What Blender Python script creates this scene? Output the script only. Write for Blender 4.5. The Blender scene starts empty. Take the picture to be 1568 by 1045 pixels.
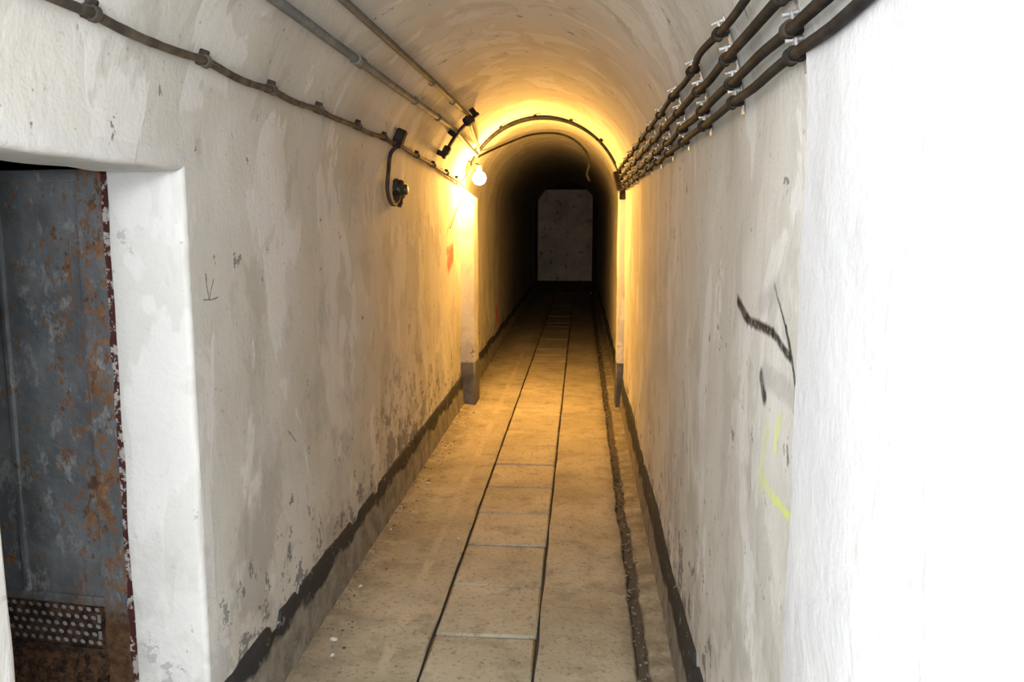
import bpy, math, random
from mathutils import Vector, Matrix, noise
random.seed(7)
S=bpy.context.scene
try:
    S.view_settings.view_transform='Standard'
    S.view_settings.look='None'
except Exception as e: print(e)

XL,XR=-1.03,0.37
CX=(XL+XR)/2; R=0.70; ZS=1.78
Y0,Y1=-2.2,19.5
EYE=1.6
STEP=1.395     # where the thicker near coat of render on the right wall stops

# ------------------------------------------------------------ materials
class NT:
    def __init__(s,name):
        s.m=bpy.data.materials.new(name); s.m.use_nodes=True
        s.t=s.m.node_tree; s.t.nodes.clear()
        s.out=s.t.nodes.new('ShaderNodeOutputMaterial')
        s.b=s.t.nodes.new('ShaderNodeBsdfPrincipled')
        s.t.links.new(s.b.outputs[0],s.out.inputs[0])
        g=s.t.nodes.new('ShaderNodeNewGeometry'); s.pos=g.outputs['Position']
    def put(s,inp,v):
        if hasattr(v,'is_output'): s.t.links.new(v,inp)
        elif isinstance(v,(tuple,list)):
            v=tuple(v)
            if len(inp.default_value)==4 and len(v)==3: v=v+(1,)
            inp.default_value=v
        else: inp.default_value=v
    def math(s,op,a,b=0.0,c=0.0,clamp=False):
        n=s.t.nodes.new('ShaderNodeMath'); n.operation=op; n.use_clamp=clamp
        s.put(n.inputs[0],a); s.put(n.inputs[1],b); s.put(n.inputs[2],c); return n.outputs[0]
    def vm(s,op,a,b=None,sc=None,out=0):
        n=s.t.nodes.new('ShaderNodeVectorMath'); n.operation=op
        s.put(n.inputs[0],a)
        if b is not None: s.put(n.inputs[1],b)
        if sc is not None: s.put(n.inputs['Scale'],sc)
        return n.outputs[out]
    def noise(s,scale,detail=4,rough=.55,vec=None,stretch=None,dist=0,col=False,off=None):
        v=vec or s.pos
        if off: v=s.vm('ADD',v,off)
        if stretch: v=s.vm('MULTIPLY',v,stretch)
        n=s.t.nodes.new('ShaderNodeTexNoise')
        s.put(n.inputs['Vector'],v); n.inputs['Scale'].default_value=scale
        n.inputs['Detail'].default_value=min(detail,4); n.inputs['Roughness'].default_value=rough
        n.inputs['Distortion'].default_value=dist
        return n.outputs['Color' if col else 'Fac']
    def rng(s,v,a,b,lo=0.0,hi=1.0,smooth=False):
        n=s.t.nodes.new('ShaderNodeMapRange'); n.clamp=True
        if smooth: n.interpolation_type='SMOOTHSTEP'
        s.put(n.inputs[0],v); s.put(n.inputs[1],a); s.put(n.inputs[2],b); s.put(n.inputs[3],lo); s.put(n.inputs[4],hi)
        return n.outputs[0]
    def mix(s,f,a,b,mode='MIX'):
        n=s.t.nodes.new('ShaderNodeMix'); n.data_type='RGBA'; n.blend_type=mode
        s.put(n.inputs[0],f); s.put(n.inputs[6],a); s.put(n.inputs[7],b); return n.outputs[2]
    def sep(s):
        n=s.t.nodes.new('ShaderNodeSeparateXYZ'); s.put(n.inputs[0],s.pos); return n.outputs
    def bump(s,h,strength,dist):
        n=s.t.nodes.new('ShaderNodeBump'); s.put(n.inputs['Height'],h)
        n.inputs['Strength'].default_value=strength; n.inputs['Distance'].default_value=dist
        s.put(s.b.inputs['Normal'],n.outputs[0])
    def fin(s,col,rough=.8,metal=0.0,spec=.3):
        s.put(s.b.inputs['Base Color'],col); s.put(s.b.inputs['Roughness'],rough)
        s.put(s.b.inputs['Metallic'],metal); s.put(s.b.inputs['Specular IOR Level'],spec); return s.m

def strokes(k,col,segs):
    """spray-paint marks, described on the wall itself in metres (y,z)"""
    wob=k.vm('SUBTRACT',k.noise(16,3,.7,col=True),(.5,.5,.5))
    p=k.vm('ADD',k.pos,k.vm('SCALE',wob,sc=.02))
    p=k.vm('MULTIPLY',p,(0,1,1))
    fade=k.rng(k.noise(60,3,.7),.30,.52,.62,1)
    for (A,B,w,c,op) in segs:
        a=(0,A[0],A[1]); ba=Vector((0,B[0]-A[0],B[1]-A[1])); L2=ba.length_squared
        pa=k.vm('SUBTRACT',p,a)
        h=k.math('MULTIPLY',k.vm('DOT_PRODUCT',pa,tuple(ba),out=1),1/L2,clamp=True)
        d=k.vm('LENGTH',k.vm('SUBTRACT',pa,k.vm('SCALE',tuple(ba),sc=h)),out=1)
        m=k.math('MULTIPLY',k.rng(d,w,w*.3,0,op,smooth=True),fade)
        col=k.mix(m,col,c)
    return col

def plaster(name,segs=(),near_white=False,left=False):
    k=NT(name); x,y,z=k.sep()
    big=k.noise(1.3,4,.62)
    col=k.mix(k.rng(big,.36,.62),(.56,.55,.505),(.685,.68,.65))
    pt=k.noise(3.0,4,.6,stretch=(1,1,.42),dist=.5,off=(3,1,7))
    pm=k.rng(pt,.55,.567)
    col=k.mix(k.math('MULTIPLY',pm,.6),col,(.80,.805,.80))
    pt2=k.noise(4.0,4,.65,stretch=(1,1,.7),dist=.4,off=(13,4,2))
    col=k.mix(k.math('MULTIPLY',k.rng(pt2,.57,.61),.38),col,(.43,.42,.38))
    rn=k.noise(5,4,.6,stretch=(1,1,.10),off=(1,6,2))
    col=k.mix(k.math('MULTIPLY',k.rng(rn,.57,.70),.28),col,(.42,.40,.35))
    low=k.rng(z,1.25,.25)
    dm=k.math('MULTIPLY',k.rng(k.noise(2.8,4,.72,off=(5,5,5)),.51,.58),low)
    col=k.mix(k.math('MULTIPLY',dm,.65),col,(.37,.36,.335))
    sp=k.rng(k.noise(30,3,.6),.67,.70)
    col=k.mix(k.math('MULTIPLY',sp,.5),col,(.30,.25,.2))
    sc=k.noise(9,4,.75,off=(2,9,4))
    near_pl=k.rng(z,.75,.28)
    thr=k.math('ADD',k.math('MULTIPLY',near_pl,.115),sc)
    col=k.mix(k.math('MULTIPLY',k.rng(thr,.665,.685),.8),col,(.17,.175,.18))
    if near_white:
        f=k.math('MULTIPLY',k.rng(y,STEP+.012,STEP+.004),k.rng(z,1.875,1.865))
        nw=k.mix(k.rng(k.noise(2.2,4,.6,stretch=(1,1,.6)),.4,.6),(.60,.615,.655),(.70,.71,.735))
        col=k.mix(k.math('MULTIPLY',f,.92),col,nw)  # whiter near section carries the flash's close-range brightness in its colour
    if left:
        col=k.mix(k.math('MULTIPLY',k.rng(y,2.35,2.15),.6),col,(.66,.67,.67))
        bx=k.math('MULTIPLY',k.rng(k.math('ABSOLUTE',k.math('SUBTRACT',y,4.9)),1.5,.5),k.rng(z,1.05,.5))
        bm_=k.rng(k.math('ADD',k.noise(5,4,.75,off=(8,8,1)),k.math('MULTIPLY',bx,.09)),.60,.63)
        col=k.mix(k.math('MULTIPLY',k.math('MULTIPLY',bm_,bx),.75),col,(.20,.205,.21))
    far_dim=k.rng(y,7.8,13.5,smooth=True)
    col=k.mix(k.math('MULTIPLY',far_dim,.72),col,(.14,.14,.13))  # light falloff beyond the bulb painted in as a darker plaster colour
    if segs: col=strokes(k,col,segs)
    h=k.math('ADD',k.math('MULTIPLY',k.noise(16,4,.6),.6),k.math('MULTIPLY',k.noise(70,3,.6),.22))
    h=k.math('ADD',h,k.math('MULTIPLY',pm,.09))
    h=k.math('ADD',h,k.math('MULTIPLY',k.noise(4,3,.5,stretch=(1,1,.6)),.9))
    k.bump(h,.38,.016)
    return k.fin(col,.82,0,.15)

BK=(.012,.012,.014); YL=(.70,.84,.08); RD=(.80,.05,.02); GR=(.25,.26,.25)
segR=[((2.05,1.415),(1.92,1.386),.020,BK,.97),((1.92,1.386),(1.655,1.388),.016,BK,.97),((1.655,1.388),(1.52,1.362),.014,BK,.95),
 ((1.646,1.478),(1.556,1.413),.007,BK,.88),((1.556,1.413),(1.466,1.312),.010,BK,.95),((1.466,1.312),(1.468,1.275),.017,BK,.92),
 ((1.745,1.290),(1.70,1.255),.026,BK,.95),((1.78,1.43),(1.62,1.47),.035,(.42,.42,.43),.5),((1.72,1.30),(1.49,1.30),.035,(.38,.38,.38),.5),
 ((1.574,1.241),(1.60,1.172),.015,YL,.6),((1.70,1.09),(1.58,1.08),.018,YL,.4),((1.58,1.08),(1.45,1.087),.014,YL,.65),((1.66,1.2),(1.72,1.07),.03,(.68,.75,.32),.4),
 ((3.05,1.03),(3.0,.95),.014,GR,.6),((1.45,.95),(1.50,.90),.02,(.5,.5,.52),.5)]
segL=[((2.28,1.455),(2.30,1.385),.004,BK,.85),((2.30,1.385),(2.335,1.44),.0035,BK,.8),((2.26,1.385),(2.36,1.385),.003,BK,.7),
 ((6.82,1.33),(6.62,1.27),.11,RD,.8),((6.55,1.37),(6.85,1.40),.05,RD,.6),((10.3,.55),(10.5,.38),.09,(.9,.06,.01),1),((2.9,.86),(2.98,.80),.005,BK,.6)]
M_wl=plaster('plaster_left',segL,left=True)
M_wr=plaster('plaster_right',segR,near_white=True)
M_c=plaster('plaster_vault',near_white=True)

def simple(name,c1,c2,scale=8,rough=.7,metal=0,bump=.3,lo=.42,hi=.6,bd=.004,spec=.4):
    k=NT(name); col=k.mix(k.rng(k.noise(scale,4,.65),lo,hi),c1,c2)
    k.bump(k.noise(scale*3,3,.6),bump,bd); return k.fin(col,rough,metal,spec)

M_cable=simple('old_cable_sheath',(.009,.009,.009),(.030,.028,.026),14,.75,spec=.2)
M_cableL=simple('limewashed_cable',(.045,.035,.027),(.13,.105,.075),10,.75)
M_pipe=simple('painted_conduit',(.15,.165,.175),(.23,.25,.26),9,.7,spec=.2)
M_pipe2=simple('brown_conduit',(.12,.118,.11),(.18,.175,.16),9,.7,spec=.2)
M_iron=simple('rusty_iron',(.016,.014,.013),(.055,.040,.030),20,.8,.1,spec=.2)
M_galv=simple('galvanised_clip',(.30,.30,.30),(.55,.55,.55),25,.45,.3)
M_baff=simple('pale_baffle',(.34,.35,.35),(.52,.52,.50),18,.6)
M_bak=simple('bakelite',(.025,.018,.014),(.06,.04,.03),20,.45)
M_dark=simple('painted_dark',(.012,.011,.010),(.025,.022,.02),3,.95)  # near-black colour stands for the side room's darkness; end frame shares it
M_rust=simple('flaking_rust',(.028,.016,.012),(.12,.065,.04),30,.9,0,.9,bd=.01)
M_pp=simple('grey_painted_plinth',(.09,.09,.095),(.15,.15,.155),7,.8)

def m_plinth():
    k=NT('tarred_plinth'); x,y,z=k.sep()
    n=k.noise(3,4,.6,stretch=(1,1,1.5)); zz=k.math('ADD',z,k.math('MULTIPLY',k.math('SUBTRACT',n,.5),.24))
    zz=k.math('ADD',zz,k.rng(x,-.1,.1,0,.05))
    g=k.mix(k.rng(k.noise(9,4,.7),.4,.62),(.30,.285,.25),(.15,.145,.125))
    col=k.mix(k.rng(zz,.17,.19),g,(.032,.034,.037))
    col=k.mix(k.math('MULTIPLY',k.rng(k.noise(18,4,.7),.62,.68),.6),col,(.42,.41,.38))
    k.bump(k.noise(30,4,.7),.6,.008); return k.fin(col,.8)
M_pl=m_plinth()
def m_floor(name,off,tint=1.0):
    k=NT(name); x,y,z=k.sep()
    c=k.mix(k.rng(k.noise(1.7,4,.62,off=off),.36,.64),(.385*tint,.35*tint,.265*tint),(.56*tint,.52*tint,.41*tint))
    c=k.mix(k.math('MULTIPLY',k.rng(k.noise(6,4,.7,off=off),.50,.66),.6),c,(.26,.235,.18))
    tr=k.math('MULTIPLY',k.rng(k.math('ABSOLUTE',k.math('ADD',x,.70)),.03,.012),k.rng(k.noise(3,3,.6),.4,.6))
    c=k.mix(k.math('MULTIPLY',tr,.5),c,(.66,.61,.48))
    c=k.mix(k.math('MULTIPLY',k.rng(k.noise(45,3,.7),.56,.66),.6),c,(.15,.135,.10))
    c=k.mix(k.math('MULTIPLY',k.rng(k.noise(60,2,.6,off=(4,4,4)),.68,.74),.5),c,(.62,.60,.54))
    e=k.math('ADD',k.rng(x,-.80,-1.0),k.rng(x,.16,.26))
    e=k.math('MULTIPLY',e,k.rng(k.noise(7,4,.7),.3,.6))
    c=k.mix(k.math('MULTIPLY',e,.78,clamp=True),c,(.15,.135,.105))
    c=k.mix(k.rng(z,-.003,-.012),c,k.mix(k.rng(x,.1,.2),(.085,.078,.066),(.115,.10,.08)))
    c=k.mix(k.math('MULTIPLY',k.rng(y,8.5,13.5),.72),c,(.075,.068,.055))  # floor colour darkened with distance to paint in the lamp's falloff
    k.bump(k.math('ADD',k.noise(40,4,.7),k.math('MULTIPLY',k.noise(7,4,.6),.8)),.5,.010)
    return k.fin(c,.82,0,.2)
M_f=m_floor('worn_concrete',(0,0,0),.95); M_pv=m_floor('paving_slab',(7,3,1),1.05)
M_stone=simple('rubble_stone',(.09,.08,.065),(.26,.24,.20),12,.9)
M_flake=simple('fallen_plaster',(.6,.6,.58),(.75,.75,.73),12,.9)

def m_steel(name,r0,r1,edge):
    k=NT(name); x,y,z=k.sep()
    c=k.mix(k.rng(k.noise(4,4,.7,stretch=(1,1,.7)),.40,.62),(.135,.152,.17),(.24,.26,.28))
    c=k.mix(k.math('MULTIPLY',k.rng(k.noise(11,4,.8,stretch=(1,1,.6),off=(3,3,3)),.55,.66),.7),c,(.42,.44,.44))
    r=k.mix(k.rng(k.noise(30,4,.7),.4,.6),(.13,.055,.03),(.36,.19,.085))
    ed=k.rng(x,-1.55,-1.27,0,edge)
    c=k.mix(k.math('MULTIPLY',k.rng(k.math('ADD',ed,k.noise(10,4,.85,stretch=(1,1,.6),off=(9,2,1))),r0,r1),.85),c,r)
    c=k.mix(k.math('MULTIPLY',k.rng(k.math('ADD',ed,k.noise(38,4,.8,stretch=(1,1,.6),off=(1,2,8))),.59,.63),.85),c,(.27,.135,.06))
    c=k.mix(k.rng(k.math('ADD',z,k.math('MULTIPLY',k.noise(12,4,.7),.1)),.59,.52),c,k.mix(.5,r,(.05,.04,.03)))
    k.bump(k.math('ADD',k.noise(22,4,.7),k.noise(6,3,.5)),.6,.01)
    return k.fin(c,.65,.05,.35)
M_st=m_steel('blue_grey_painted_steel',.60,.64,.06); M_stile=m_steel('rust_eaten_steel',.56,.61,.06)
def m_chip():
    k=NT('chipped_red_rust')
    c=k.mix(k.rng(k.noise(26,4,.75),.50,.54),(.09,.03,.028),(.55,.52,.50)); k.bump(k.noise(26,4,.75),1,.01)
    return k.fin(c,.85)
M_chip=m_chip()
BULB=1150
def m_emit():
    k=NT('glowing_bulb_glass'); k.put(k.b.inputs['Emission Color'],(1,.49,.10)); k.b.inputs['Emission Strength'].default_value=BULB
    return k.fin((.9,.8,.6),.3)
M_bulb=m_emit()

# ------------------------------------------------------------ mesh builder
import bmesh
class MB:
    def __init__(s): s.v=[];s.f=[];s.mi=[];s.mats=[]
    def mat(s,m):
        if m not in s.mats: s.mats.append(m)
        return s.mats.index(m)
    def add(s,vs,fs,m):
        o=len(s.v); i=s.mat(m); s.v+= [tuple(v) for v in vs]
        for f in fs: s.f.append([o+q for q in f]); s.mi.append(i)
    def box(s,c,size,m,rot=None,bev=.12):
        hx,hy,hz=[q/2 for q in size]; b=min(hx,hy,hz)*bev*2
        vs=[];idx={}
        for sx in(-1,1):
            for sy in(-1,1):
                for sz in(-1,1):
                    for ax in range(3):
                        p=[sx*hx,sy*hy,sz*hz]; sg=(sx,sy,sz)
                        for q in range(3):
                            if q!=ax: p[q]-=sg[q]*b
                        idx[(sx,sy,sz,ax)]=len(vs); vs.append(Vector(p))
        fs=[]
        for ax in range(3):
            a,b2=[q for q in range(3) if q!=ax]
            for sg in(-1,1):
                loop=[]
                for (p,q) in((-1,-1),(1,-1),(1,1),(-1,1)):
                    k=[0,0,0];k[ax]=sg;k[a]=p;k[b2]=q; loop.append(idx[tuple(k)+(ax,)])
                if (sg<0)!=(ax==1): loop.reverse()
                fs.append(loop)
        for ax in range(3):
            a,b2=[q for q in range(3) if q!=ax]
            for p in(-1,1):
                for q in(-1,1):
                    def g(t,w):
                        k=[0,0,0];k[ax]=t;k[a]=p;k[b2]=q; return idx[tuple(k)+(w,)]
                    fs.append([g(-1,a),g(1,a),g(1,b2),g(-1,b2)])
        for sx in(-1,1):
            for sy in(-1,1):
                for sz in(-1,1): fs.append([idx[(sx,sy,sz,q)] for q in range(3)])
        if rot is not None: vs=[rot@v for v in vs]
        c=Vector(c); s.add([v+c for v in vs],fs,m)
    def tube(s,path,r,m,seg=10,rad=None):
        P=[Vector(p) for p in path]; n=len(P)
        T=[(P[min(i+1,n-1)]-P[max(i-1,0)]).normalized() for i in range(n)]
        up=Vector((0,0,1)) if abs(T[0].z)<.9 else Vector((1,0,0))
        N=(up-T[0]*up.dot(T[0])).normalized(); vs=[];fs=[]
        for i in range(n):
            N=(N-T[i]*N.dot(T[i])).normalized(); B=T[i].cross(N); rr=rad[i] if rad else r
            for j in range(seg):
                a=2*math.pi*j/seg; vs.append(P[i]+(N*math.cos(a)+B*math.sin(a))*rr)
        for i in range(n-1):
            for j in range(seg):
                k=(j+1)%seg; fs.append([i*seg+j,i*seg+k,(i+1)*seg+k,(i+1)*seg+j])
        fs.append(list(range(seg))[::-1]); fs.append([(n-1)*seg+j for j in range(seg)])
        s.add(vs,fs,m)
    def lathe(s,c,axis,prof,m,seg=24):
        ax=Vector(axis).normalized(); c=Vector(c)
        u=ax.orthogonal().normalized(); w=ax.cross(u); vs=[];fs=[];n=len(prof)
        for d,r in prof:
            for j in range(seg):
                a=2*math.pi*j/seg; vs.append(c+ax*d+(u*math.cos(a)+w*math.sin(a))*r)
        for i in range(n-1):
            for j in range(seg):
                k=(j+1)%seg; fs.append([i*seg+j,i*seg+k,(i+1)*seg+k,(i+1)*seg+j])
        fs.append(list(range(seg))[::-1]); fs.append([(n-1)*seg+j for j in range(seg)]); s.add(vs,fs,m)
    def obj(s,name,smooth=True):
        me=bpy.data.meshes.new(name); me.from_pydata(s.v,[],s.f)
        for m in s.mats: me.materials.append(m)
        me.polygons.foreach_set('material_index',s.mi)
        bm=bmesh.new(); bm.from_mesh(me)
        bmesh.ops.recalc_face_normals(bm,faces=bm.faces); bm.to_mesh(me); bm.free()
        if smooth:
            me.polygons.foreach_set('use_smooth',[True]*len(me.polygons))
            try: me.set_sharp_from_angle(angle=math.radians(38))
            except Exception: pass
        o=bpy.data.objects.new(name,me); S.collection.objects.link(o); return o

def frange(a,b,st):
    n=max(1,int(round((b-a)/st))); return [a+(b-a)*i/n for i in range(n+1)]
def merge_lines(base,extra):
    L=sorted(set(list(base)+list(extra))); out=[]
    for v in L:
        if out and abs(v-out[-1])<.008:
            if v in extra and out[-1] not in extra: out[-1]=v
            elif v in extra: out.append(v)
            continue
        out.append(v)
    return out
def ylines(extra=()):
    return merge_lines(frange(Y0,0,.15)+frange(.04,6,.04)+frange(6.1,Y1,.12),list(extra))

DY0,DY1,DZ=1.385,2.185,1.745     # side doorway
def undul(p):
    a=noise.noise(Vector((p[0]*1.5,p[1]*1.5,p[2]*1.5)))*.011
    a+=noise.noise(Vector((p[0]*5+9,p[1]*5,p[2]*5)))*.004
    return a
def shell_pt(x,y,z,nx,nz):
    d=undul((x,y,z))
    if x<CX:
        dd=max(DY0-y,y-DY1,z-DZ); d*=min(1,max(0,dd/.12)) if dd<.12 else 1
    x+=nx*d; z+=nz*d
    if x>0 and y<STEP+.001 and z<1.862: x-=.020
    return (x,y,z)

def grid(mb,ny,nz,fn,mat,skip=None):
    vs=[fn(i,j) for i in range(ny) for j in range(nz)]; fs=[]
    for i in range(ny-1):
        for j in range(nz-1):
            if skip and skip(i,j): continue
            fs.append([i*nz+j,(i+1)*nz+j,(i+1)*nz+j+1,i*nz+j+1])
    mb.add(vs,fs,mat)

# left wall with doorway
ys=ylines([DY0,DY1]); zs=merge_lines(frange(0,ZS,.045),[DZ]); zs[-1]=ZS
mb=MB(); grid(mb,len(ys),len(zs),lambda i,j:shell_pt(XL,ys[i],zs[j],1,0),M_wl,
   skip=lambda i,j:ys[i]>=DY0-1e-6 and ys[i+1]<=DY1+1e-6 and zs[j+1]<=DZ+1e-6)
loop=[(DY0,z,1,0) for z in zs if z<DZ-.001]+[(DY0,DZ,.7,-.7)]
loop+=[(y,DZ,0,-1) for y in ys if DY0+.001<y<DY1-.001]+[(DY1,DZ,-.7,-.7)]
loop+=[(DY1,z,-1,0) for z in reversed(zs) if z<DZ-.001]
def rev(i,j):
    y,z,ny,nz=loop[i]; r=.016
    w=noise.noise(Vector((3,y*7,z*7)))*.006+noise.noise(Vector((1,y*2.2,z*2.2)))*.010
    if j<5:
        t=j/4*math.pi/2; k=r*math.sin(t)+w*math.sin(t); return (XL-r*(1-math.cos(t)),y+ny*k,z+nz*k)
    d=[.06,.11,.16,.205][j-5]; k=r+w; return (XL-d,y+ny*k,z+nz*k)
grid(mb,len(loop),9,rev,M_wl)
mb.obj('wall_left')
# right wall
ys=ylines([STEP,STEP+.005]); zs=frange(0,ZS,.045)
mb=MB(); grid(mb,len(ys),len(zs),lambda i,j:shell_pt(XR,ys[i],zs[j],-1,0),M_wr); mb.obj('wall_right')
# vault
an=[math.radians(a) for a in frange(0,180,3)]
an=sorted(set(an+[math.asin((1.8615-ZS)/R),math.asin((1.8635-ZS)/R)]))
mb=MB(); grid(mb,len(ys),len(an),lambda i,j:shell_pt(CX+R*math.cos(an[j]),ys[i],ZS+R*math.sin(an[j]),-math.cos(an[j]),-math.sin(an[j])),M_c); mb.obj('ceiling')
# end walls
def endwall(name,y,mat):
    mb=MB(); n=24
    pts=[(XL-.02,0)]+[(XL-.02,ZS*.33),(XL-.02,ZS*.66)]+[(CX-(R+.02)*math.cos(math.pi*i/n),ZS+(R+.02)*math.sin(math.pi*i/n)) for i in range(n+1)]+[(XR+.02,ZS*.66),(XR+.02,ZS*.33),(XR+.02,0)]
    mb.add([(CX,y,1.2)]+[(p[0],y,p[1]) for p in pts],[[0,i+1,i+2] for i in range(len(pts)-1)]+[[0,len(pts),1]],mat)
    mb.obj(name,False)
def m_end():
    k=NT('grey_end_wall'); x,y,z=k.sep()  # mottled grey with darker noise patches
    c=k.mix(k.rng(k.noise(2.5,4,.6),.4,.6),(.33,.34,.335),(.44,.45,.44)); c=k.mix(k.rng(k.noise(7,4,.7),.58,.66),c,(.15,.15,.15))
    k.bump(k.noise(12,4),.5,.02); return k.fin(c,.8)
M_end=m_end()
endwall('wall_end',Y1-.02,M_end); endwall('wall_back',Y0+.02,M_c)
# dark square frame closing the vault in front of the end wall
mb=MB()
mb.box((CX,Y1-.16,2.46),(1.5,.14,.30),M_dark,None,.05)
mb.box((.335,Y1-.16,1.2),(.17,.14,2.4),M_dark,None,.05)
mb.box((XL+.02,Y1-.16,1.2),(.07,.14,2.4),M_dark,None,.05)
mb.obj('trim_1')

# skirting plinths
def baseboard(name,side,ranges):
    mb=MB()
    for a,b in ranges:
        L=merge_lines(frange(a,min(b,6),.03)+(frange(6,b,.08) if b>6 else []),[]) if a<6 else frange(a,b,.08)
        def fn(i,j):
            y=L[i]; q=noise.noise(Vector((side*7,y*5,2)))
            rag=noise.noise(Vector((side*3,y*1.5,0)))*.018+ (-.03 if q>.33 else 0)+noise.noise(Vector((side*7,y*17,2)))*.008
            if side<0 and 2.62<y<2.72: rag-=.05
            zt=.262+rag; th=.011+.003*noise.noise(Vector((5,y*6,side)))
            X=XL if side<0 else XR; s=-side
            prof=[(th+.012,-.01),(th+.006,.04),(th+.002,.12),(th,.2),(th,zt-.006),(th-.004,zt),(-.014,zt+.002)]
            o,z=prof[j]; o+=noise.noise(Vector((y*9,z*9,side)))*.004 if j<4 else 0
            st=.020 if (side>0 and y<STEP+.003) else 0
            return (X+s*(o+st),y,z)
        grid(mb,len(L),7,fn,M_pl)
    mb.obj(name)
baseboard('baseboard_left',-1,[(Y0+.03,DY0-.01),(DY1+.005,7.30),(7.62,Y1-.03)])
baseboard('baseboard_right',1,[(Y0+.03,7.30),(7.62,Y1-.03)])
mb=MB(); mb.box((CX,Y1-.04,.13),(1.38,.05,.27),M_dark); mb.obj('baseboard_end')

# pilasters (wall piers) beside the lamp
def pier(x0,x1,zt,name):
    mb=MB(); w=abs(x1-x0); cx=(x0+x1)/2
    s=1 if x1>x0 else -1
    prof=[(7.30,x0),(7.30,x1-s*.012),(7.304,x1-s*.003),(7.312,x1),(7.60,x1),(7.612,x1-s*.012),(7.612,x0)]
    zz=frange(.0,zt,.09)
    vs=[];fs=[]
    for z in zz:
        for (y,x) in prof:
            vs.append((x+noise.noise(Vector((x*3,y*4,z*4)))*.006,y+noise.noise(Vector((x*4,y,z*5)))*.006,z))
    m=len(prof)
    for i in range(len(zz)-1):
        for j in range(m-1): fs.append([i*m+j,i*m+j+1,(i+1)*m+j+1,(i+1)*m+j])
    b=(len(zz)-1)*m; top=len(vs)
    vs+=[(x0,7.30,zt+.10),(x0,7.612,zt+.10)]
    fs+=[[b,b+1,b+2,b+3,top],[b+3,b+4,top+1,top],[b+4,b+5,b+6,top+1]]
    mb.add(vs,fs,M_c)
    mb.box((cx,7.456,.19),(w+.012,.325,.41),M_pp)
    mb.obj(name)
pier(XL-.01,-.915,1.80,'wall_pier'); pier(XR+.01,.318,1.84,'wall_pier.001')

# ------------------------------------------------------------ floor
fm=MB()
Lf=merge_lines(frange(Y0,0,.15)+frange(.05,7,.05)+frange(7.1,Y1,.12),[])
GL,GR_=-.555,-.155
def fl(i,j):
    y=Lf[i]; w1=noise.noise(Vector((0,y*3.1,1)))*.006; w2=noise.noise(Vector((4,y*3.1,1)))*.006
    w3=noise.noise(Vector((8,y*2.5,1)))*.014+noise.noise(Vector((8,y*13,5)))*.010
    w4=noise.noise(Vector((18,y*9,5)))*.010
    P=[(-1.06,.015),(-.99,.012),(-.93,.004),(-.86,0),(-.76,0),(-.66,0),(GL-.014+w1,0),(GL-.008+w1,-.004),(GL-.006+w1,-.022),
       (GR_+.006+w2,-.022),(GR_+.008+w2,-.004),(GR_+.014+w2,0),(-.05,0),(.05,0),(.13,0),(.208+w3,-.001),(.218+w3,-.008),(.227+w3,-.024),(.258+w3+w4,-.026),(.268+w3+w4,-.006),(.284+w3+w4,.002),(.35,.006),(.41,.010)]
    x,z=P[j]; 
    if z>-.004: z+=noise.noise(Vector((x*4,y*4,0)))*.005+ (noise.noise(Vector((x*12,y*12,3)))*.008 if (x<-.85) else 0)
    if -.054<z<-.015: z+=noise.noise(Vector((x*20,y*20,0)))*.010
    return (x,y,z)
grid(fm,len(Lf),23,fl,M_f)
y=Y0+.1
while y<Y1:
    L=.475+random.uniform(-.015,.015); wj=.012
    cx=(GL+GR_)/2+noise.noise(Vector((4,y*3.1,1)))*.003
    rot=Matrix.Rotation(random.uniform(-.010,.010),3,'X')@Matrix.Rotation(random.uniform(-.008,.008),3,'Y')
    fm.box((cx,y+L/2,-.028+random.uniform(-.003,.004)),(GR_-GL-.006,L-wj,.06),M_pv,rot,bev=.15)
    y+=L
floor=fm.obj('floor')

rb=MB()
ico=bmesh.new(); bmesh.ops.create_icosphere(ico,subdivisions=1,radius=1); ICV=[v.co.copy() for v in ico.verts]; ICF=[[v.index for v in f.verts] for f in ico.faces]; ico.free()
def stone(x,y,z,r,m):
    if 7.25<y<7.66 and (x<-.88 or x>.28): return
    sd=random.random()*50; rot=Matrix.Rotation(random.random()*6,3,'Z')
    sc=Vector((random.uniform(.7,1.3),random.uniform(.7,1.3),random.uniform(.4,.75)))
    rb.add([Vector((x,y,z))+rot@Vector([(v*(1+.4*noise.noise(v*1.5+Vector((sd,0,0)))))[q]*sc[q]*r for q in range(3)]) for v in ICV],ICF,m)
for i in range(1300):
    y=1.8+random.random()**1.3*10; u=random.random()
    if u<.4: stone(-1.0+random.random()**1.7*.14,y,.014,random.uniform(.002,.007),M_stone)
    elif u<.92:
        w3=noise.noise(Vector((8,y*2.5,1)))*.014
        stone(random.uniform(.215,.285)+w3,y,-.020+random.random()*.022,random.uniform(.004,.010),M_stone)
    else: stone(random.uniform(-.9,.2),y,.003,random.uniform(.0015,.004),M_stone)
for (x,y) in [(-.93,3.02),(-.60,4.1),(-.95,3.5),(-.92,5.0),(-.96,6.4),(-.97,4.2),(-.9,2.9)]:
    stone(x,y,.012 if x<.2 else -.02,random.uniform(.007,.013),M_flake)
rb.obj('rubble',False)

# ------------------------------------------------------------ cables
def arc(adeg,y,off):
    a=math.radians(adeg); return Vector((CX+(R-off)*math.cos(a),y,ZS+(R-off)*math.sin(a)))
def smooth_path(pts,n=8):
    P=[Vector(p) for p in pts]; P=[P[0]*2-P[1]]+P+[P[-1]*2-P[-2]]; out=[]
    for i in range(1,len(P)-2):
        a,b,c,d=P[i-1:i+3]
        for k in range(n):
            t=k/n; out.append(.5*((2*b)+(c-a)*t+(2*a-5*b+4*c-d)*t*t+(3*b-a-3*c+d)*t**3))
    out.append(P[-2]); return out
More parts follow.
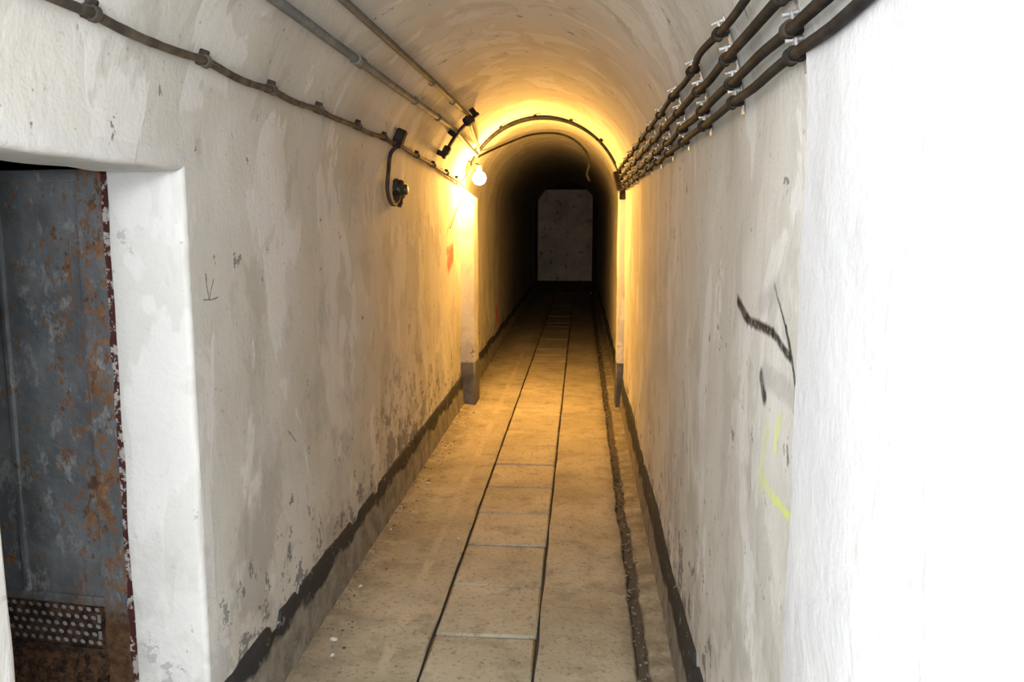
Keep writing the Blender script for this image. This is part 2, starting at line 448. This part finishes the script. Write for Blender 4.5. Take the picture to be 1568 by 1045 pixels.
# right bundle
mb=MB()
BY=[-.53,-.03,.47,.97,1.47,2.02,2.5,3.0,3.5,4.0,4.5,5.05,5.6,6.15,6.7,7.2]
AN=[20.5,15.6,10.9,7.4]
for ci,a0 in enumerate(AN):
    path=[]
    for k in range(len(BY)-1):
        for t in [q/8 for q in range(8)]:
            y=BY[k]+(BY[k+1]-BY[k])*t
            sag=math.sin(math.pi*t)**2
            am=.6+.9*noise.noise(Vector((ci*5,k*3.3,0)))
            a=a0-sag*1.0*am+noise.noise(Vector((ci*9,y*2.5,0)))*.7
            path.append(arc(a,y,.026+.009*sag*(1+noise.noise(Vector((ci,y*3,7))))))
    path.append(arc(a0,BY[-1],.026)); path.append(arc(a0-3,BY[-1]+.08,.026))
    mb.tube(path,[.009,.0105,.010,.0092][ci],M_cable,10)
for k,y in enumerate(BY):
    pts=[arc(a,y,.005) for a in frange(5,23,1.6)]
    for p,q in zip(pts,pts[1:]):
        d=(q-p); ang=math.atan2(d.z,d.x)
        mb.box((p+q)/2,(d.length*1.1,.018,.004),M_galv,Matrix.Rotation(-ang,3,'Y'))
    for ci,a0 in enumerate(AN):
        a=math.radians(a0); rot=Matrix.Rotation(-a,3,'Y')
        mb.box(arc(a0,y,.012),(.020,.026,.020),M_iron,rot,.2)
        arcp=[arc(a0,y,.026)+rot@Vector((-math.cos(t)*.0112,0,math.sin(t)*.0120)) for t in [math.radians(q) for q in range(-110,111,20)]]
        for dy in (-.010,-.005,0,.005,.010): mb.tube([p+Vector((0,dy,0)) for p in arcp],.0034,M_iron,6)
        mb.tube([arc(a0+2.1,y,.004),arc(a0+2.1,y,.034)],.0042,M_galv,6)
        mb.box(arc(a0+1.7,y,.020),(.005,.022,.014),M_galv,rot,.2)
mb.box(arc(14,7.27,.045),(.07,.09,.16),M_iron,Matrix.Rotation(-math.radians(14),3,'Y'))
mb.box(arc(4,7.25,.03),(.05,.05,.09),M_iron)
mb.obj('cable_bundle')

# left limewashed cable with clips
mb=MB(); CL=[-.8,-.3,.2,.7,1.2,1.69,2.2,2.68,3.17,3.72,4.22,4.5]
path=[]; rad=[]
for y in frange(-.8,4.5,.04):
    k=max(i for i in range(len(CL)) if CL[i]<=y+1e-6); k=min(k,len(CL)-2); t=(y-CL[k])/(CL[k+1]-CL[k])
    path.append(arc(160.3+.6*math.sin(math.pi*t)+noise.noise(Vector((3,y*3,0)))*.5,y,.024)); rad.append(.0105+.0022*noise.noise(Vector((0,y*20,0))))
path+=[arc(162,4.9,.022),arc(163,5.4,.022),arc(164.5,5.9,.022),arc(166,6.4,.022),arc(168,6.9,.024),arc(170,7.2,.035)]; rad+=[.0105]*6
mb.tube(path,.01,M_cableL,10,rad)
for y in CL[:-1]+[5.1,5.7,6.3,6.85]:
    a0=160.3 if y<4.6 else 160.5+(y-4.5)*2.7
    rot=Matrix.Rotation(-math.radians(a0),3,'Y')
    mb.box(arc(a0,y,.010),(.022,.026,.030),M_cableL,rot,.25)
    t=[arc(a0,y,.024)+rot@Vector((-math.cos(q)*.012,0,math.sin(q)*.013)) for q in [math.radians(w) for w in range(-110,111,22)]]
    for dy in(-.006,0,.006): mb.tube([p+Vector((0,dy,0)) for p in t],.0042,M_cableL,6)
    mb.box(arc(a0-1.7,y,.014),(.026,.012,.014),M_iron,rot,.25)
mb.obj('wall_cable')

mb=MB()
mb.box(arc(158,4.5,.03),(.05,.07,.10),M_iron,Matrix.Rotation(-math.radians(158),3,'Y'),.2)
mb.tube(smooth_path([arc(161,4.5,.035),(XL+.035,4.48,1.95),(XL+.03,4.44,1.86),(XL+.025,4.43,1.76),(XL+.03,4.50,1.695),(XL+.035,4.60,1.70),(XL+.04,4.66,1.74)]),.011,M_bak,10)
c=Vector((XL-.005,4.73,1.775))
mb.lathe(c,(1,0,0),[(0,.062),(.02,.062),(.026,.056),(.045,.054),(.055,.046),(.06,.030),(.072,.028),(.076,.02)],M_bak,28)
for a in (20,140,200,320):
    q=math.radians(a); p=c+Vector((.0,math.cos(q)*.056,math.sin(q)*.056)); mb.lathe(p,(1,0,0),[(0,.014),(.03,.014),(.036,.009)],M_iron,12)
mb.lathe(c+Vector((.03,0,-.05)),(0,-.25,-1),[(0,.018),(.03,.018),(.034,.013),(.045,.013)],M_bak,14)
mb.obj('junction_box')

# two overhead conduits
mb=MB()
pa=[arc(140.5-.25*math.sin(y*1.3),y,.028) for y in frange(-.8,5.8,.2)]+[arc(142,6.2,.03),arc(144,6.7,.04),arc(146,7.08,.06)]
mb.tube(pa,.016,M_pipe,14)
mb.lathe(arc(140.5-.25*math.sin(3.3*1.3),3.25,.028),(0,1,0),[(0,.016),(.004,.022),(.035,.022),(.04,.020),(.06,.020),(.065,.022),(.10,.022),(.104,.016)],M_pipe,18)
pa=[arc(129.5+.5*math.sin(y*.9),y,.026) for y in frange(-.8,5.8,.2)]+[arc(134,6.3,.03),arc(140,6.9,.05),arc(143,7.08,.06)]
mb.tube(pa,.0135,M_pipe2,12)
for y in (.8,2.3,4.4,5.1):
    for a,w in((140.5,.017),(129.8,.0145)):
        rot=Matrix.Rotation(-math.radians(a),3,'Y')
        t=[arc(a,y,.027)+rot@Vector((-math.cos(q)*(w+.001),0,math.sin(q)*(w+.001))) for q in [math.radians(v) for v in range(-120,121,24)]]
        for dy in(-.006,0,.006): mb.tube([p+Vector((0,dy,0)) for p in t],.003,M_pipe2,6)
for y,a0,a1 in ((5.8,124,158),):
    pts=[arc(a,y,.055) for a in frange(a0,a1,4)]
    for p,q in zip(pts,pts[1:]):
        d=(q-p); mb.box((p+q)/2,(d.length*1.1,.05,.018),M_iron,Matrix.Rotation(-math.atan2(d.z,d.x),3,'Y'))
    for a in (126,143,156): mb.box(arc(a,y,.03),(.06,.06,.035),M_iron,Matrix.Rotation(-math.radians(a),3,'Y'),.2)
    mb.box(arc(131,y-.02,.055),(.06,.09,.07),M_iron,Matrix.Rotation(-math.radians(131),3,'Y'),.2)
    mb.box(arc(153,y-.02,.055),(.045,.07,.06),M_iron,Matrix.Rotation(-math.radians(153),3,'Y'),.2)
mb.obj('conduit_pipes')

# conduit hoops round the vault by the lamp
mb=MB()
mb.tube([arc(a,7.22+.05*math.sin(a*.05),.028) for a in frange(26,165,3)],.0125,M_cable,10)
mb.tube([arc(a,7.34,.026) for a in frange(20,150,3)],.008,M_cable,8)
mb.tube(smooth_path([arc(148,7.2,.05),arc(140,7.7,.03),arc(125,8.2,.03),arc(105,8.4,.03),arc(85,8.4,.035),arc(70,8.35,.05),(.02,8.3,2.28),(.07,8.3,2.16),(.05,8.3,2.05),(.075,8.28,1.98)],6),.011,M_cable,8)
for a in (45,70,95,120,145): mb.box(arc(a,7.23,.02),(.035,.05,.03),M_iron,Matrix.Rotation(-math.radians(a),3,'Y'),.2)
mb.obj('vault_cable_hoop')

# lamp
mb=MB()
lc=Vector((-.85,7.17,1.965))
mb.box((-.955,7.27,2.06),(.07,.06,.09),M_iron,None,.2)
mb.tube(smooth_path([arc(146,7.12,.06),(-.86,7.14,2.14),(-.90,7.2,2.08)]),.009,M_cable,8)
mb.tube(smooth_path([(-.93,7.25,2.06),(-.88,7.2,2.075),(-.85,7.17,2.06)]),.010,M_iron,8)
mb.lathe(lc+Vector((0,0,.10)),(0,0,-1),[(0,.012),(.005,.022),(.045,.024),(.05,.02)],M_galv,18)
pr=[(-.052,.014),(-.045,.018)]+[(.006-.058*math.cos(t),.058*math.sin(t)) for t in [math.radians(q) for q in range(35,176,14)]]
mb.lathe(lc,(0,0,-1),pr,M_bulb,16)
mb.tube(smooth_path([arc(170,7.2,.035),(-.97,7.2,1.85),(-1.0,6.9,1.70),(-1.01,6.6,1.55)]),.005,M_pipe2,6)
mb.tube(smooth_path([(-.93,7.22,2.03),(-.95,7.15,1.98),(-.99,7.1,1.93),(-1.0,7.0,1.92)]),.007,M_cable,6)
mb.obj('bare_bulb_lamp')

# ------------------------------------------------------------ side room and steel door
mb=MB()
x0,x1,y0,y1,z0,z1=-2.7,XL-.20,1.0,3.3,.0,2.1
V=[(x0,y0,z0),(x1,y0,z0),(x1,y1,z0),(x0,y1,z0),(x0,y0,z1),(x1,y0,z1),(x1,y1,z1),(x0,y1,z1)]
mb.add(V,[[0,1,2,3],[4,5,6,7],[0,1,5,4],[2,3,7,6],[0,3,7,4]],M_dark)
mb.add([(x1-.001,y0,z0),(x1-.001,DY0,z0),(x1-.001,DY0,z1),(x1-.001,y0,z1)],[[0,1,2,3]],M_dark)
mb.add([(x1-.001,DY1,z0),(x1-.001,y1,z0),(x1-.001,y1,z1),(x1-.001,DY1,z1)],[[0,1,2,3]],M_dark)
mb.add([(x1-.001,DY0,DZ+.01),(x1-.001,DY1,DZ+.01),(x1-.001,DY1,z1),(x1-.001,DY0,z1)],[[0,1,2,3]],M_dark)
mb.add([(x1,DY0,.004),(XL-.0,DY0,.012),(XL-.0,DY1,.012),(x1,DY1,.004)],[[0,1,2,3]],M_f)
mb.obj('wall_side_room',False)

dm=MB(); H=Vector((-1.232,2.19,0)); al=math.radians(7)
rotD=Matrix.Rotation(-al,3,'Z')
def L(s,t,z): return H+rotD@Vector((-s,t,0))+Vector((0,0,z))
def dbox(s0,s1,t0,t1,za,zb,m,bev=.1):
    dm.box(L((s0+s1)/2,(t0+t1)/2,(za+zb)/2),(s1-s0,t1-t0,zb-za),m,rotD,bev)
W=.56; ZT=1.738; SW=.112
for (s0,s1,t,m) in ((0.0,.032,-.004,M_chip),(.030,SW,.0,M_stile)):
    zz=frange(.06,ZT,.02); vs=[];fs=[]
    for z in zz:
        e=noise.noise(Vector((s0*90,z*14,0)))*.005+noise.noise(Vector((s0*90,z*45,0)))*.003
        b=noise.noise(Vector((s0*90,z*9,5)))*.004
        vs+=[L(s0+e*.4,t+.03,z),L(s0+e*.4,t+b,z),L(s1+e,t+b,z),L(s1+e,t+.03,z)]
    n=4
    for i in range(len(zz)-1):
        for j in range(3): fs.append([i*n+j,i*n+j+1,(i+1)*n+j+1,(i+1)*n+j])
    fs+=[[0,1,2,3],[(len(zz)-1)*n+q for q in range(4)]]
    dm.add(vs,fs,m)
VZ0,VZ1=.375,.51
ss=frange(SW-.01,W-.04,.02); zz=frange(VZ1+.01,ZT-.01,.03)
dm.add([L(s,.016+.006*noise.noise(Vector((s*5,z*3,1))),z) for s in ss for z in zz],[[i*len(zz)+j,(i+1)*len(zz)+j,(i+1)*len(zz)+j+1,i*len(zz)+j+1] for i in range(len(ss)-1) for j in range(len(zz)-1)],M_st)
dbox(.0,W,.024,.036,.06,ZT-.004,M_st)
dbox(W-.045,W,.0,.03,.06,ZT,M_stile)
dbox(SW-.01,W-.04,.006,.024,ZT-.03,ZT,M_stile)
dbox(SW-.01,W-.04,.008,.024,VZ1-.004,VZ1+.022,M_st)
dbox(SW-.01,W-.04,.008,.024,VZ0-.020,VZ0-.002,M_rust)
dbox(SW-.01,W-.04,.004,.024,.06,.13,M_rust)
dbox(SW-.01,.135,.010,.024,VZ0-.02,VZ1+.01,M_rust)
dbox(.365,.385,.008,.024,VZ1,ZT-.02,M_st,.3)
dbox(.130,W-.05,.020,.0235,VZ0,VZ1,M_baff)
sp=.0275
for i in range(18):
    for j in range(5):
        s=.149+i*sp+(sp/2 if j%2 else 0); z=VZ0+.014+j*sp*.92
        if s>W-.055: continue
        vs=[];fs=[];K=12
        for q in range(K):
            a=2*math.pi*(q+.5)/K; ca,sa=math.cos(a),math.sin(a); m=1/max(abs(ca),abs(sa))
            vs.append(L(s+ca*m*sp/2,.014,z+sa*m*sp*.46))
        for q in range(K):
            a=2*math.pi*(q+.5)/K; vs.append(L(s+math.cos(a)*.0098,.014,z+math.sin(a)*.0078))
        for q in range(K):
            a=2*math.pi*(q+.5)/K; vs.append(L(s+math.cos(a)*.0098,.018,z+math.sin(a)*.0078))
        for q in range(K):
            r=(q+1)%K; fs+=[[q,r,K+r,K+q],[K+q,K+r,2*K+r,2*K+q]]
        dm.add(vs,fs,M_rust)
# flaking rust scale below the vent
for i in range(260):
    s=random.uniform(SW,W-.05); z=random.uniform(.13,.35); r=random.uniform(.004,.013)
    dm.lathe(L(s,.025,z),rotD@Vector((random.uniform(-.3,.3),-1,random.uniform(-.3,.3))),[(0,r),(.004,r*.9),(.008,r*.4)],M_rust,5)
for z in (.45,1.35):
    dm.lathe(L(-.004,-.004,z),(0,0,1),[(0,.009),(.05,.009),(.052,.011),(.10,.011),(.102,.009),(.15,.009)],M_stile,14)
for z in frange(.6,1.65,.21):
    for s in (.065,W-.022): dm.lathe(L(s,.002,z),rotD@Vector((0,-1,0)),[(0,.007),(.003,.006),(.0045,.003)],M_stile,10)
dm.obj('door_1')
# ------------------------------------------------------------ lights
def pl(name,loc,e,col,r):
    l=bpy.data.lights.new(name,'POINT'); l.energy=e; l.color=col; l.shadow_soft_size=r
    o=bpy.data.objects.new(name,l); o.location=loc; S.collection.objects.link(o); return o
pl('camera_flash',(-.14,-.12,1.74),50,(.95,.97,1.0),.05)
pl('rear_fill',(-.33,-1.3,2.0),175,(.96,.975,1.0),.15)  # added unseen fill light behind the camera, supports the flash
w=bpy.data.worlds.new('World'); S.world=w; w.use_nodes=True
w.node_tree.nodes['Background'].inputs[0].default_value=(.5,.55,.6,1); w.node_tree.nodes['Background'].inputs[1].default_value=.05

# camera
cam=bpy.data.cameras.new('camera'); co=bpy.data.objects.new('camera',cam); S.collection.objects.link(co)
cam.lens=30; cam.sensor_width=36; cam.clip_start=.02
co.location=(0,0,EYE); co.rotation_euler=(math.radians(90-7.97),0,math.radians(4.6))
S.camera=co
